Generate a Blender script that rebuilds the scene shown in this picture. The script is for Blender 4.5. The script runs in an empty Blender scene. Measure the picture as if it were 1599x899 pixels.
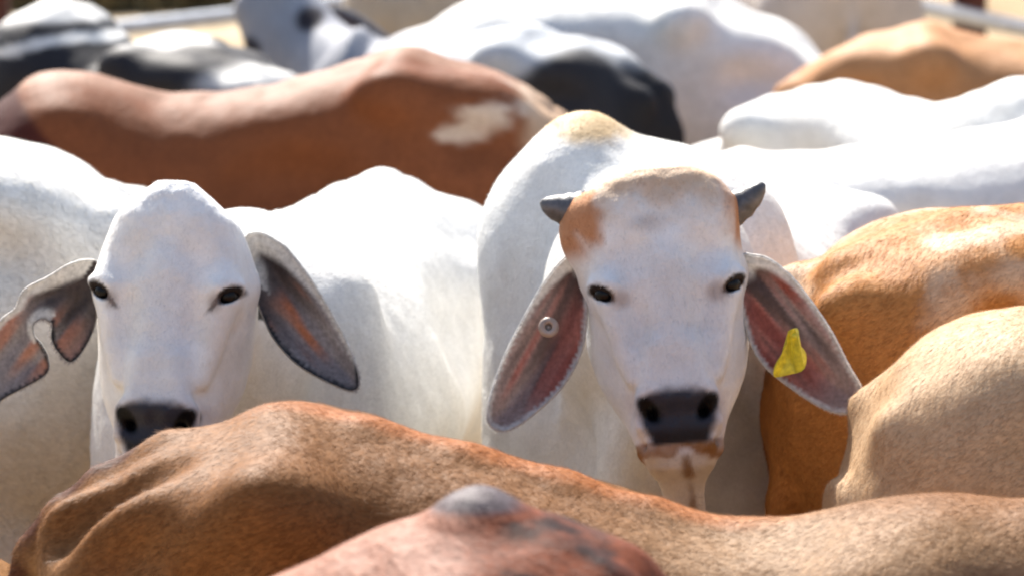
import bpy, bmesh, math, random
import numpy as np
from mathutils import Vector, Matrix, geometry

# ------------------------------------------------------------------ camera, sky, sun, exposure
scene = bpy.context.scene
rad = math.radians
CAM_H, PITCH, LENS = 2.62, 8.83, 36 * 7200 / 1599
cd = bpy.data.cameras.new("camera")
cam = bpy.data.objects.new("camera", cd)
scene.collection.objects.link(cam)
cam.location = (0, 0, CAM_H)
cam.rotation_euler = (rad(90 - PITCH), 0, 0)
cd.lens, cd.sensor_width = LENS, 36
cd.clip_start, cd.clip_end = 0.5, 2000
cd.dof.use_dof = True
cd.dof.focus_distance = 7.85
cd.dof.aperture_fstop = 4.6
scene.camera = cam

SUN_EL, SUN_AZ = 46, -18          # azimuth measured from +Y (behind the herd), negative = camera left
w = bpy.data.worlds.new("World")
scene.world = w
w.use_nodes = True
nt = w.node_tree
bg = nt.nodes["Background"]
sky = nt.nodes.new("ShaderNodeTexSky")
sky.sky_type = 'NISHITA'
sky.sun_disc = False
sky.sun_elevation = rad(SUN_EL)
sky.sun_rotation = rad(SUN_AZ)
sky.air_density, sky.dust_density, sky.ozone_density = 1.0, 2.5, .6
nt.links.new(sky.outputs[0], bg.inputs[0])
bg.inputs[1].default_value = 0.10
sd = bpy.data.lights.new("sun", 'SUN')
sd.energy = 5.0
sd.angle = rad(0.5)
sd.color = (1.0, 0.95, 0.87)
sun = bpy.data.objects.new("sun", sd)
scene.collection.objects.link(sun)
sdir = Vector((math.sin(rad(SUN_AZ)) * math.cos(rad(SUN_EL)), math.cos(rad(SUN_AZ)) * math.cos(rad(SUN_EL)), math.sin(rad(SUN_EL))))
sun.rotation_euler = sdir.to_track_quat('Z', 'Y').to_euler()
sun.location = sdir * 40
scene.view_settings.view_transform = 'Standard'
scene.view_settings.look = 'None'
scene.view_settings.exposure = 1.2
scene.view_settings.gamma = 1
scene.render.engine = 'CYCLES'
scene.cycles.filter_width = 2.2
scene.cycles.max_bounces = 8

COL = scene.collection
rng = np.random.RandomState(7)

# ------------------------------------------------------------------ helpers
LAT = rng.rand(32, 32, 32).astype(np.float32)


def noise(p, scale):
    """value noise, -1..1, for an (..., 3) array of points"""
    q = np.asarray(p, np.float32) * np.float32(scale) + 100.0
    i = np.floor(q).astype(np.int32)
    f = q - i
    f = f * f * (3 - 2 * f)
    i &= 31
    j = (i + 1) & 31
    x0, y0, z0 = i[..., 0], i[..., 1], i[..., 2]
    x1, y1, z1 = j[..., 0], j[..., 1], j[..., 2]
    fx, fy, fz = f[..., 0], f[..., 1], f[..., 2]
    a = LAT[x0, y0, z0] * (1 - fx) + LAT[x1, y0, z0] * fx
    b = LAT[x0, y1, z0] * (1 - fx) + LAT[x1, y1, z0] * fx
    c = LAT[x0, y0, z1] * (1 - fx) + LAT[x1, y0, z1] * fx
    d = LAT[x0, y1, z1] * (1 - fx) + LAT[x1, y1, z1] * fx
    return ((a * (1 - fy) + b * fy) * (1 - fz) + (c * (1 - fy) + d * fy) * fz) * 2 - 1


def fbm(p, scale, octaves=3):
    s, a, t = 0, 1.0, 0
    for k in range(octaves):
        s = s + a * noise(np.asarray(p) + 7.3 * k, scale * 2 ** k)
        t += a
        a *= 0.5
    return s / t


def sstep(a, b, x):
    t = np.clip((x - a) / (b - a), 0, 1)
    return t * t * (3 - 2 * t)


def mixc(c, d, m):
    return c * (1 - m[:, None]) + np.asarray(d, np.float64) * m[:, None]


def spline(pts, n=200):
    """smooth dense resample of (x, value...) stations, monotone-friendly cosine/catmull mix"""
    P = np.array(sorted(pts), float)
    xs = np.linspace(P[0, 0], P[-1, 0], n)
    out = [np.interp(xs, P[:, 0], P[:, k]) for k in range(1, P.shape[1])]
    ker = np.hanning(9); ker /= ker.sum()
    out = [np.convolve(np.pad(o, 4, mode='edge'), ker, 'valid') for o in out]
    return xs, out


class Sculpt:
    """a signed field on a tensor grid; shapes melt into it, then surface nets pull out one continuous skin"""

    def __init__(self, X, Y, Z):
        self.ax = [np.asarray(a, np.float32) for a in (X, Y, Z)]
        self.F = np.full([len(a) for a in self.ax], 0.5, np.float32)

    def sub(self, lo, hi):
        sl = []
        for a, l, h in zip(self.ax, lo, hi):
            i, j = np.searchsorted(a, l), np.searchsorted(a, h)
            sl.append(slice(max(i - 1, 0), min(j + 1, len(a))))
        g = [a[s] for a, s in zip(self.ax, sl)]
        return tuple(sl), g[0][:, None, None], g[1][None, :, None], g[2][None, None, :]

    def put(self, sl, d, k, cut=False):
        A = self.F[sl]
        if A.size == 0:
            return
        if cut:
            A, d = -A, d
        h = np.maximum(k - np.abs(A - d), 0) / k
        m = np.minimum(A, d) - h * h * k * 0.25
        self.F[sl] = -m if cut else m

    def ell(self, c, r, k=0.05, frame=None, cut=False):
        c, r = np.asarray(c, np.float32), np.asarray(r, np.float32)
        R = np.eye(3) if frame is None else np.asarray(frame)        # rows = axes
        ext = np.abs(R.T) @ r + k + 0.05
        sl, x, y, z = self.sub(c - ext, c + ext)
        x, y, z = x - c[0], y - c[1], z - c[2]
        q = [(R[i, 0] * x + R[i, 1] * y + R[i, 2] * z) for i in range(3)]
        k0 = np.sqrt(sum((q[i] / r[i]) ** 2 for i in range(3)))
        k1 = np.sqrt(sum((q[i] / r[i] ** 2) ** 2 for i in range(3))) + 1e-6
        self.put(sl, (k0 * (k0 - 1) / k1).astype(np.float32), k, cut)

    def cap(self, a, b, ra, rb, k=0.05, flat=1.0, cut=False):
        """tapered capsule; flat < 1 squeezes it sideways (local y)"""
        a, b = np.array(a, np.float32), np.array(b, np.float32)
        e = max(ra, rb) + k + 0.05
        sl, x, y, z = self.sub(np.minimum(a, b) - e, np.maximum(a, b) + e)
        f = np.float32(1 / flat)
        ab = (b - a) * np.array([1, f, 1], np.float32)
        px, py, pz = x - a[0], (y - a[1]) * f, z - a[2]
        t = np.clip((px * ab[0] + py * ab[1] + pz * ab[2]) / max(float(ab @ ab), 1e-9), 0, 1)
        d = np.sqrt((px - t * ab[0]) ** 2 + (py - t * ab[1]) ** 2 + (pz - t * ab[2]) ** 2) - (ra + (rb - ra) * t)
        self.put(sl, (d * (flat if flat < 1 else 1)).astype(np.float32), k, cut)

    def chain(self, pts, k=0.04, flat=1.0):
        for p, q in zip(pts, pts[1:]):
            self.cap(p[:3], q[:3], p[3], q[3], k, flat)

    def torso(self, st, k=0.05, n=2.3):
        """st rows: x, z_top, z_bottom, half_width"""
        xs, (zt, zb, hw) = spline(st, 300)
        sl, x, y, z = self.sub((xs[0] - .06, -1, -1), (xs[-1] + .06, 1, 3))
        X = x[:, 0, 0]
        zt, zb, hw = [np.interp(X, xs, v)[:, None, None].astype(np.float32) for v in (zt, zb, hw)]
        zm = zb + (zt - zb) * 0.52
        hz = np.where(z > zm, zt - zm, zm - zb)
        u, v = np.abs(y / hw), np.abs((z - zm) / hz)
        r = (u ** n + v ** n) ** (1 / n) + 1e-5
        g = np.sqrt((u ** (n - 1) / hw) ** 2 + (v ** (n - 1) / hz) ** 2) / r ** (n - 1) + 1e-4
        d = (r - 1) / np.clip(g, 1.0, 30)
        e = np.maximum(xs[0] - x, x - xs[-1])
        d = np.maximum(d, e)
        self.put(sl, d.astype(np.float32), k)

    def mesh(self):
        F = self.F
        S = F < 0
        nx, ny, nz = S.shape
        cnt = np.zeros((nx - 1, ny - 1, nz - 1), np.int8)
        for i in (0, 1):
            for j in (0, 1):
                for l in (0, 1):
                    cnt += S[i:nx - 1 + i, j:ny - 1 + j, l:nz - 1 + l]
        act = (cnt > 0) & (cnt < 8)
        ci = np.argwhere(act)
        idx = np.full(act.shape, -1, np.int32)
        idx[tuple(ci.T)] = np.arange(len(ci))
        acc = np.zeros((len(ci), 3)); num = np.zeros(len(ci))
        C = {}
        for i in (0, 1):
            for j in (0, 1):
                for l in (0, 1):
                    C[i, j, l] = F[ci[:, 0] + i, ci[:, 1] + j, ci[:, 2] + l].astype(np.float64)
        for a in C:
            for ax in range(3):
                if a[ax] == 0:
                    b = list(a); b[ax] = 1; b = tuple(b)
                    f0, f1 = C[a], C[b]
                    m = (f0 < 0) != (f1 < 0)
                    t = np.where(m, f0 / np.where(m, f0 - f1, 1), 0)
                    p = np.tile(np.array(a, float), (len(ci), 1))
                    p[:, ax] = t
                    acc[m] += p[m]; num[m] += 1
        gp = ci + acc / num[:, None]
        V = np.stack([np.interp(gp[:, k], np.arange(len(self.ax[k])), self.ax[k]) for k in range(3)], 1)
        quads = []
        for ax in range(3):
            a = [slice(1, -1)] * 3; a[ax] = slice(0, -1)
            b = [slice(1, -1)] * 3; b[ax] = slice(1, None)
            s0, s1 = S[tuple(a)], S[tuple(b)]
            e = np.argwhere(s0 != s1)
            if len(e) == 0:
                continue
            flip = s0[tuple(e.T)]
            off = np.ones(3, int); off[ax] = 0
            e = e + off
            o1, o2 = [(1, 2), (2, 0), (0, 1)][ax]
            d1 = np.zeros(3, int); d1[o1] = 1
            d2 = np.zeros(3, int); d2[o2] = 1
            q = np.stack([idx[tuple((e - d1 - d2).T)], idx[tuple((e - d2).T)], idx[tuple(e.T)], idx[tuple((e - d1).T)]], 1)
            q[~flip] = q[~flip][:, ::-1]
            quads.append(q)
        Q = np.concatenate(quads)
        E = np.concatenate([Q[:, [0, 1]], Q[:, [1, 2]], Q[:, [2, 3]], Q[:, [3, 0]]])
        for lam in (0.5, 0.5):
            s = np.zeros_like(V); n = np.zeros(len(V))
            for k in range(3):
                s[:, k] = np.bincount(E[:, 0], V[E[:, 1], k], len(V)) + np.bincount(E[:, 1], V[E[:, 0], k], len(V))
            n = np.bincount(E[:, 0], minlength=len(V)) + np.bincount(E[:, 1], minlength=len(V))
            V = V + lam * (s / n[:, None] - V)
        return V, Q


def mesh_obj(name, V, faces, mats, parent=None, smooth=True):
    me = bpy.data.meshes.new(name)
    if isinstance(faces, np.ndarray):
        n, k = faces.shape
        me.vertices.add(len(V)); me.vertices.foreach_set("co", np.ascontiguousarray(V, np.float32).ravel())
        me.loops.add(n * k); me.loops.foreach_set("vertex_index", faces.astype(np.int32).ravel())
        me.polygons.add(n); me.polygons.foreach_set("loop_start", np.arange(0, n * k, k, dtype=np.int32))
        me.update(calc_edges=True); me.validate()
    else:
        me.from_pydata([tuple(v) for v in V], [], faces)
    if smooth:
        me.shade_smooth()
    for m in (mats if isinstance(mats, (list, tuple)) else [mats]):
        me.materials.append(m)
    o = bpy.data.objects.new(name, me)
    COL.objects.link(o)
    if parent:
        o.parent = parent
    return o


def set_attr(o, name, arr):
    me = o.data
    if arr.ndim == 2:
        a = me.color_attributes.new(name, 'FLOAT_COLOR', 'POINT')
        full = np.ones((len(arr), 4), np.float32); full[:, :3] = arr
        a.data.foreach_set("color", full.ravel())
    else:
        a = me.attributes.new(name, 'FLOAT', 'POINT')
        a.data.foreach_set("value", arr.astype(np.float32))


def tag(o, label, cat, group=None, kind=None):
    if label: o["label"] = label
    if cat: o["category"] = cat
    if group: o["group"] = group
    if kind: o["kind"] = kind


def tube(name, pts, radii, mat, parent=None, sides=12, cap=True):
    bm = bmesh.new()
    P = [Vector(p) for p in pts]
    rings = []
    up = Vector((0, 0, 1))
    for i, p in enumerate(P):
        t = (P[min(i + 1, len(P) - 1)] - P[max(i - 1, 0)]).normalized()
        a = t.cross(up if abs(t.z) < .95 else Vector((1, 0, 0))).normalized()
        b = t.cross(a)
        rings.append([bm.verts.new(p + (a * math.cos(2 * math.pi * k / sides) + b * math.sin(2 * math.pi * k / sides)) * radii[i]) for k in range(sides)])
    for r0, r1 in zip(rings, rings[1:]):
        for k in range(sides):
            bm.faces.new((r0[k], r0[(k + 1) % sides], r1[(k + 1) % sides], r1[k]))
    if cap:
        bm.faces.new(rings[0][::-1]); bm.faces.new(rings[-1])
    bmesh.ops.recalc_face_normals(bm, faces=bm.faces)
    me = bpy.data.meshes.new(name); bm.to_mesh(me); bm.free()
    me.shade_smooth(); me.materials.append(mat)
    o = bpy.data.objects.new(name, me); COL.objects.link(o)
    if parent: o.parent = parent
    return o


# ------------------------------------------------------------------ materials
def new_mat(name):
    m = bpy.data.materials.new(name); m.use_nodes = True
    t = m.node_tree
    return m, t, t.nodes["Principled BSDF"], t.nodes, t.links


def hide_material():
    m, t, b, N, L = new_mat("cattle_hide")
    at = N.new("ShaderNodeAttribute"); at.attribute_name = "Col"
    wt = N.new("ShaderNodeAttribute"); wt.attribute_name = "wet"
    tc = N.new("ShaderNodeTexCoord")
    mp = N.new("ShaderNodeMapping"); mp.inputs["Scale"].default_value = (0.35, 1, 0.8)
    L.new(tc.outputs["Object"], mp.inputs[0])
    n1 = N.new("ShaderNodeTexNoise"); n1.inputs["Scale"].default_value = 210; n1.inputs["Detail"].default_value = 3
    n2 = N.new("ShaderNodeTexNoise"); n2.inputs["Scale"].default_value = 17; n2.inputs["Detail"].default_value = 5
    n2.inputs["Roughness"].default_value = 0.65
    L.new(mp.outputs[0], n1.inputs[0]); L.new(tc.outputs["Object"], n2.inputs[0])
    r1 = N.new("ShaderNodeMapRange"); r1.inputs[1].default_value = .3; r1.inputs[2].default_value = .7; r1.inputs[3].default_value = .62; r1.inputs[4].default_value = 1.25
    r2 = N.new("ShaderNodeMapRange"); r2.inputs[1].default_value = .3; r2.inputs[2].default_value = .7; r2.inputs[3].default_value = .91; r2.inputs[4].default_value = 1.1
    L.new(n1.outputs[0], r1.inputs[0]); L.new(n2.outputs[0], r2.inputs[0])
    ga = N.new("ShaderNodeAttribute"); ga.attribute_name = "grain"
    gm = N.new("ShaderNodeMix"); gm.inputs[2].default_value = 1.0
    L.new(ga.outputs["Fac"], gm.inputs[0]); L.new(r1.outputs[0], gm.inputs[3])
    mu = N.new("ShaderNodeMath"); mu.operation = 'MULTIPLY'
    L.new(gm.outputs[0], mu.inputs[0]); L.new(r2.outputs[0], mu.inputs[1])
    mx = N.new("ShaderNodeVectorMath"); mx.operation = 'SCALE'
    L.new(at.outputs["Color"], mx.inputs[0]); L.new(mu.outputs[0], mx.inputs["Scale"])
    L.new(mx.outputs[0], b.inputs["Base Color"])
    rr = N.new("ShaderNodeMapRange"); rr.inputs[3].default_value = .6; rr.inputs[4].default_value = .22
    L.new(wt.outputs["Fac"], rr.inputs[0]); L.new(rr.outputs[0], b.inputs["Roughness"])
    b.inputs["Specular IOR Level"].default_value = 0.12
    b.inputs["Sheen Weight"].default_value = 0.0
    b.inputs["Sheen Roughness"].default_value = 0.45
    b1 = N.new("ShaderNodeBump"); b1.inputs["Strength"].default_value = .2; b1.inputs["Distance"].default_value = .004
    b2 = N.new("ShaderNodeBump"); b2.inputs["Strength"].default_value = .35; b2.inputs["Distance"].default_value = .012
    L.new(n1.outputs[0], b1.inputs["Height"]); L.new(n2.outputs[0], b2.inputs["Height"])
    L.new(b2.outputs[0], b1.inputs["Normal"]); L.new(b1.outputs[0], b.inputs["Normal"])
    return m


def ear_material():
    m, t, b, N, L = new_mat("ear_skin")
    at = N.new("ShaderNodeAttribute"); at.attribute_name = "Col"
    tc = N.new("ShaderNodeTexCoord")
    n1 = N.new("ShaderNodeTexNoise"); n1.inputs["Scale"].default_value = 120; n1.inputs["Detail"].default_value = 4
    L.new(tc.outputs["Object"], n1.inputs[0])
    r1 = N.new("ShaderNodeMapRange"); r1.inputs[1].default_value = .3; r1.inputs[2].default_value = .7; r1.inputs[3].default_value = .75; r1.inputs[4].default_value = 1.15
    L.new(n1.outputs[0], r1.inputs[0])
    mx = N.new("ShaderNodeVectorMath"); mx.operation = 'SCALE'
    L.new(at.outputs["Color"], mx.inputs[0]); L.new(r1.outputs[0], mx.inputs["Scale"])
    L.new(mx.outputs[0], b.inputs["Base Color"])
    b.inputs["Roughness"].default_value = .6
    bp = N.new("ShaderNodeBump"); bp.inputs["Strength"].default_value = .3; bp.inputs["Distance"].default_value = .003
    L.new(n1.outputs[0], bp.inputs["Height"]); L.new(bp.outputs[0], b.inputs["Normal"])
    tr = N.new("ShaderNodeBsdfTranslucent"); L.new(mx.outputs[0], tr.inputs[0])
    ms = N.new("ShaderNodeMixShader"); ms.inputs[0].default_value = .32
    L.new(b.outputs[0], ms.inputs[1]); L.new(tr.outputs[0], ms.inputs[2])
    L.new(ms.outputs[0], N["Material Output"].inputs[0])
    return m


def plain(name, col, rough=.5, metal=0, spec=.5, noise_scale=40, var=.25, bump=.2, dist=.004, stretch=(1, 1, 1)):
    m, t, b, N, L = new_mat(name)
    tc = N.new("ShaderNodeTexCoord")
    mp = N.new("ShaderNodeMapping"); mp.inputs["Scale"].default_value = stretch
    n = N.new("ShaderNodeTexNoise"); n.inputs["Scale"].default_value = noise_scale; n.inputs["Detail"].default_value = 6
    L.new(tc.outputs["Object"], mp.inputs[0]); L.new(mp.outputs[0], n.inputs[0])
    r = N.new("ShaderNodeValToRGB")
    r.color_ramp.elements[0].position = .3; r.color_ramp.elements[1].position = .7
    r.color_ramp.elements[0].color = tuple(c * (1 - var) for c in col) + (1,)
    r.color_ramp.elements[1].color = tuple(min(1, c * (1 + var)) for c in col) + (1,)
    L.new(n.outputs[0], r.inputs[0]); L.new(r.outputs[0], b.inputs["Base Color"])
    b.inputs["Roughness"].default_value = rough; b.inputs["Metallic"].default_value = metal
    b.inputs["Specular IOR Level"].default_value = spec
    bp = N.new("ShaderNodeBump"); bp.inputs["Strength"].default_value = bump; bp.inputs["Distance"].default_value = dist
    L.new(n.outputs[0], bp.inputs["Height"]); L.new(bp.outputs[0], b.inputs["Normal"])
    return m


HIDE = hide_material()
EAR_SKIN = ear_material()
def hair_material():
    m, t, b, N, L = new_mat("coat_hair")
    at = N.new("ShaderNodeAttribute"); at.attribute_name = "Col"
    L.new(at.outputs["Color"], b.inputs["Base Color"])
    b.inputs["Roughness"].default_value = .55; b.inputs["Specular IOR Level"].default_value = .14
    tr = N.new("ShaderNodeBsdfTranslucent"); L.new(at.outputs["Color"], tr.inputs[0])
    ms = N.new("ShaderNodeMixShader"); ms.inputs[0].default_value = .3
    L.new(b.outputs[0], ms.inputs[1]); L.new(tr.outputs[0], ms.inputs[2])
    L.new(ms.outputs[0], N["Material Output"].inputs[0])
    return m


HAIR = hair_material()
EYE = plain("dark_eye", (.006, .005, .005), rough=.3, spec=.2, bump=0, var=.3)
HORN = plain("grey_horn", (.10, .10, .105), rough=.45, noise_scale=60, var=.45, bump=.5, stretch=(1, 1, 1))
TAG_YELLOW = plain("yellow_plastic", (.72, .62, .03), rough=.4, noise_scale=90, var=.3)
TAG_BRASS = plain("ear_button_plastic", (.42, .33, .27), rough=.4, noise_scale=50)
STEEL = plain("galvanised_rail", (.50, .53, .57), rough=.45, metal=.3, noise_scale=20, var=.2)
RUST = plain("rusty_post", (.10, .03, .018), rough=.8, noise_scale=25, var=.5)

# ------------------------------------------------------------------ the cow
TORSO = [  # x, z_top (for a 1.36 m hip), z_bottom, half width
    (-.05, 1.10, .98, .06), (0, 1.17, .86, .13), (.08, 1.24, .74, .19), (.22, 1.32, .68, .235), (.45, 1.36, .64, .255),
    (.65, 1.33, .60, .265), (.90, 1.30, .55, .31), (1.15, 1.30, .54, .31), (1.38, 1.33, .57, .265), (1.55, 1.24, .63, .205),
    (1.66, 1.12, .76, .12), (1.70, 1.05, .86, .05)]


def head_frame_default(hz):
    v = np.array([.50, 0, -.866]); w_ = np.array([.866, 0, .5]); u_ = np.array([0, 1., 0])
    return np.array([2.02, 0, 1.36 * hz]), u_, v, w_


WIDE = ([-.012, 0, .05, .11, .17, .22, .28, .34, .40, .44, .47, .495], [.07, .108, .124, .128, .126, .112, .094, .083, .075, .078, .069, .042])


def add_head(S, O, U, V, W, s=1.0, fine=False, wide=WIDE, eye=(.112, .185)):
    R = np.array([U, V, W])
    st = np.array([  # along the face b: half width, front, back, taper
        (-.012, .8, -.035, -.12, 0), (0, .9, -.016, -.15, 0), (.05, 1, .000, -.19, 0), (.11, 1, .005, -.22, .0),
        (.17, 1, .001, -.235, .05), (.22, 1, -.004, -.235, .22), (.28, 1, -.006, -.22, .40), (.34, 1, -.004, -.19, .42),
        (.40, 1, .000, -.155, .22), (.44, 1, .002, -.13, .1), (.47, 1, -.010, -.115, 0), (.495, 1, -.035, -.09, 0)])
    st[:, 1] = np.interp(st[:, 0], *wide)
    ext = .33 * s + .03
    c = O + V * .23 * s - W * .1 * s
    sl, x, y, z = S.sub(c - ext, c + ext)
    x, y, z = x - O[0], y - O[1], z - O[2]
    a, b, q = [((R[i, 0] * x + R[i, 1] * y + R[i, 2] * z) / s).astype(np.float32) for i in range(3)]
    bs = np.linspace(st[0, 0], st[-1, 0], 200)
    ker = np.hanning(17); ker /= ker.sum()
    pr = []
    for k in range(1, 5):
        o = np.interp(bs, st[:, 0], st[:, k])
        o = np.convolve(np.pad(o, 8, mode='edge'), ker, 'valid')
        pr.append(np.interp(b, bs, o).astype(np.float32))
    hw, cf, cb, tp = pr
    cm, hd = (cf + cb) / 2, (cf - cb) / 2
    v_ = (q - cm) / hd
    u_ = np.abs(a / (hw * (1 + tp * np.clip(-v_, -1, 1))))
    n = 2.9
    v_ = np.abs(v_)
    r = (u_ ** n + v_ ** n) ** (1 / n) + 1e-5
    g = np.sqrt((u_ ** (n - 1) / hw) ** 2 + (v_ ** (n - 1) / hd) ** 2) / r ** (n - 1) + 1e-4
    d = (r - 1) / np.clip(g, 3, 40)
    d = np.maximum(d, np.maximum(st[0, 0] - b, b - st[-1, 0]))
    S.put(sl, (d * s).astype(np.float32), .05 * s)

    def L(a_, b_, c_):
        return O + (U * a_ + V * b_ + W * c_) * s
    ea, eb = eye
    for sg in (-1, 1):
        S.ell(L(.060 * sg, .27, -.14), np.array([.055, .14, .085]) * s, .05 * s, R)               # jaw muscle
        S.ell(L((ea - .014) * sg, eb - .008, -.052), np.array([.029, .040, .052]) * s, .035 * s, R)  # orbit
        S.ell(L(.070 * sg, eb + .055, -.024), np.array([.03, .07, .02]) * s, .05 * s, R)          # cheek ridge
        S.cap(L(.08 * sg, eb - .05, -.13), L(.118 * sg, eb - .032, -.125), .040 * s, .02 * s, .04 * s)      # ear root
        if fine:
            te_ = .62 * sg; R2 = np.array([U * math.cos(te_) - V * math.sin(te_), U * math.sin(te_) + V * math.cos(te_), W])
            S.ell(L(ea * sg, eb, -.010), np.array([.0215, .0100, .040]) * s, .007 * s, R2, cut=True)              # eye opening
            S.cap(L((ea - .022) * sg, eb - .012, -.004), L((ea + .014) * sg, eb - .017, -.030), .010 * s, .010 * s, .014 * s)   # upper lid
            S.ell(L(.056 * sg, eb + .06, .014), np.array([.020, .055, .018]) * s, .03 * s, R, cut=True)
            S.cap(L(.088 * sg, eb + .045, -.030), L(.072 * sg, eb + .15, -.022), .013 * s, .010 * s, .03 * s)   # facial crest
            S.ell(L(.062 * sg, eb - .055, .016), np.array([.030, .028, .014]) * s, .03 * s, R, cut=True)
            tn = -.45 * sg; R3 = np.array([U * math.cos(tn) - V * math.sin(tn), U * math.sin(tn) + V * math.cos(tn), W])
            S.ell(L(.050 * sg, .405, .000), np.array([.013, .021, .030]) * s, .010 * s, R3, cut=True)               # nostril
            S.cap(L(.020 * sg, .390, .002), L(.058 * sg, .388, -.012), .010 * s, .010 * s, .018 * s)               # nostril wing
            S.cap(L(.060 * sg, .388, -.012), L(.066 * sg, .43, -.014), .010 * s, .010 * s, .02 * s)
            S.cap(L(.03 * sg, .30, .0), L(.045 * sg, .37, .0), .008 * s, .006 * s, .03 * s)
    for sg in (-1, 1):
        S.cap(L(.050 * sg, .470, -.020), L(.066 * sg, .478, -.050), .007 * s, .007 * s, .02 * s)   # corners of the lips
    S.ell(L(0, .478, -.065), np.array([.052, .034, .050]) * s, .03 * s, R)                          # chin
    S.cap(L(0, .16, -.022), L(0, .36, -.022), .026 * s, .028 * s, .05 * s)                        # bridge of the nose
    if fine:
        S.cap(L(-.066, .464, -.026), L(.066, .464, -.026), .006 * s, .006 * s, .008 * s, cut=True)  # mouth line
        S.cap(L(0, .44, .012), L(0, .465, .002), .006 * s, .006 * s, .01 * s, cut=True)
    return L


def strands(name, root_p, tip, side, colour, parent):
    n = len(root_p)
    VV = np.stack([root_p - side, root_p + side, tip], 1).reshape(-1, 3)
    o = mesh_obj(name, VV, np.arange(3 * n).reshape(n, 3), HAIR, parent, smooth=False)
    set_attr(o, "Col", np.repeat(colour, 3, axis=0))
    o["kind"] = "stuff"
    return o


def coat(e, Vt, Q, col, wet, inhead, V, root, h, scale, count, length, width):
    """short hair lying along the hide on the side of the animal that can be seen"""
    r = np.random.RandomState(int(abs(root[0]) * 1000) + 11)
    A_, B_, C_, D_ = (Vt[Q[:, k]] for k in range(4))
    N_ = np.cross(C_ - A_, D_ - B_)
    ar = np.linalg.norm(N_, axis=1); N_ = N_ / (ar[:, None] + 1e-12)
    cen = (A_ + B_ + C_ + D_) / 4
    cs, sn = math.cos(h), math.sin(h)
    wx = root[0] + scale * (cen[:, 0] * cs - cen[:, 1] * sn)
    wy = root[1] + scale * (cen[:, 0] * sn + cen[:, 1] * cs)
    ny = N_[:, 0] * sn + N_[:, 1] * cs
    ok = (-ny * .98 + N_[:, 2] * .25 > -.25) & (np.abs(wx) < .14 * wy + .05) & (cen[:, 2] * scale > .5) & (wet[Q[:, 0]] < .3)
    lum = col[Q[:, 0]].sum(1)
    ok &= ~((inhead[Q[:, 0]] > .5) & (lum < .25))
    pr = ar * ok * (1 + 1.5 * inhead[Q[:, 0]]); pr /= pr.sum()
    f = r.choice(len(Q), count, p=pr)
    u, v = r.rand(count, 1), r.rand(count, 1)
    p = (A_[f] * (1 - u) + B_[f] * u) * (1 - v) + (D_[f] * (1 - u) + C_[f] * u) * v
    n = N_[f]
    ih = inhead[Q[f, 0]][:, None]
    fl = np.array([-1, 0, -.5]) * (1 - ih) + V * ih + .5 * np.stack([fbm(p, 9, 2), fbm(p + 5, 9, 2), fbm(p + 9, 9, 2)], 1)
    fl = fl + r.normal(0, .22, (count, 3))
    fl -= n * (fl * n).sum(1, keepdims=True); fl /= np.linalg.norm(fl, axis=1, keepdims=True) + 1e-9
    L_ = length * (1 - .4 * ih) * r.uniform(.6, 1.2, (count, 1))
    lift = r.uniform(.08, .30, (count, 1))
    tip = p + (fl * np.cos(lift) + n * np.sin(lift)) * L_
    side = np.cross(n, fl) * width * .5
    c = np.clip(col[Q[f, 0]] * r.uniform(.88, 1.14, (count, 1)), 0, .88)
    strands("coat_hair", p - n * .0005, tip, side, c, e)


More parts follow.
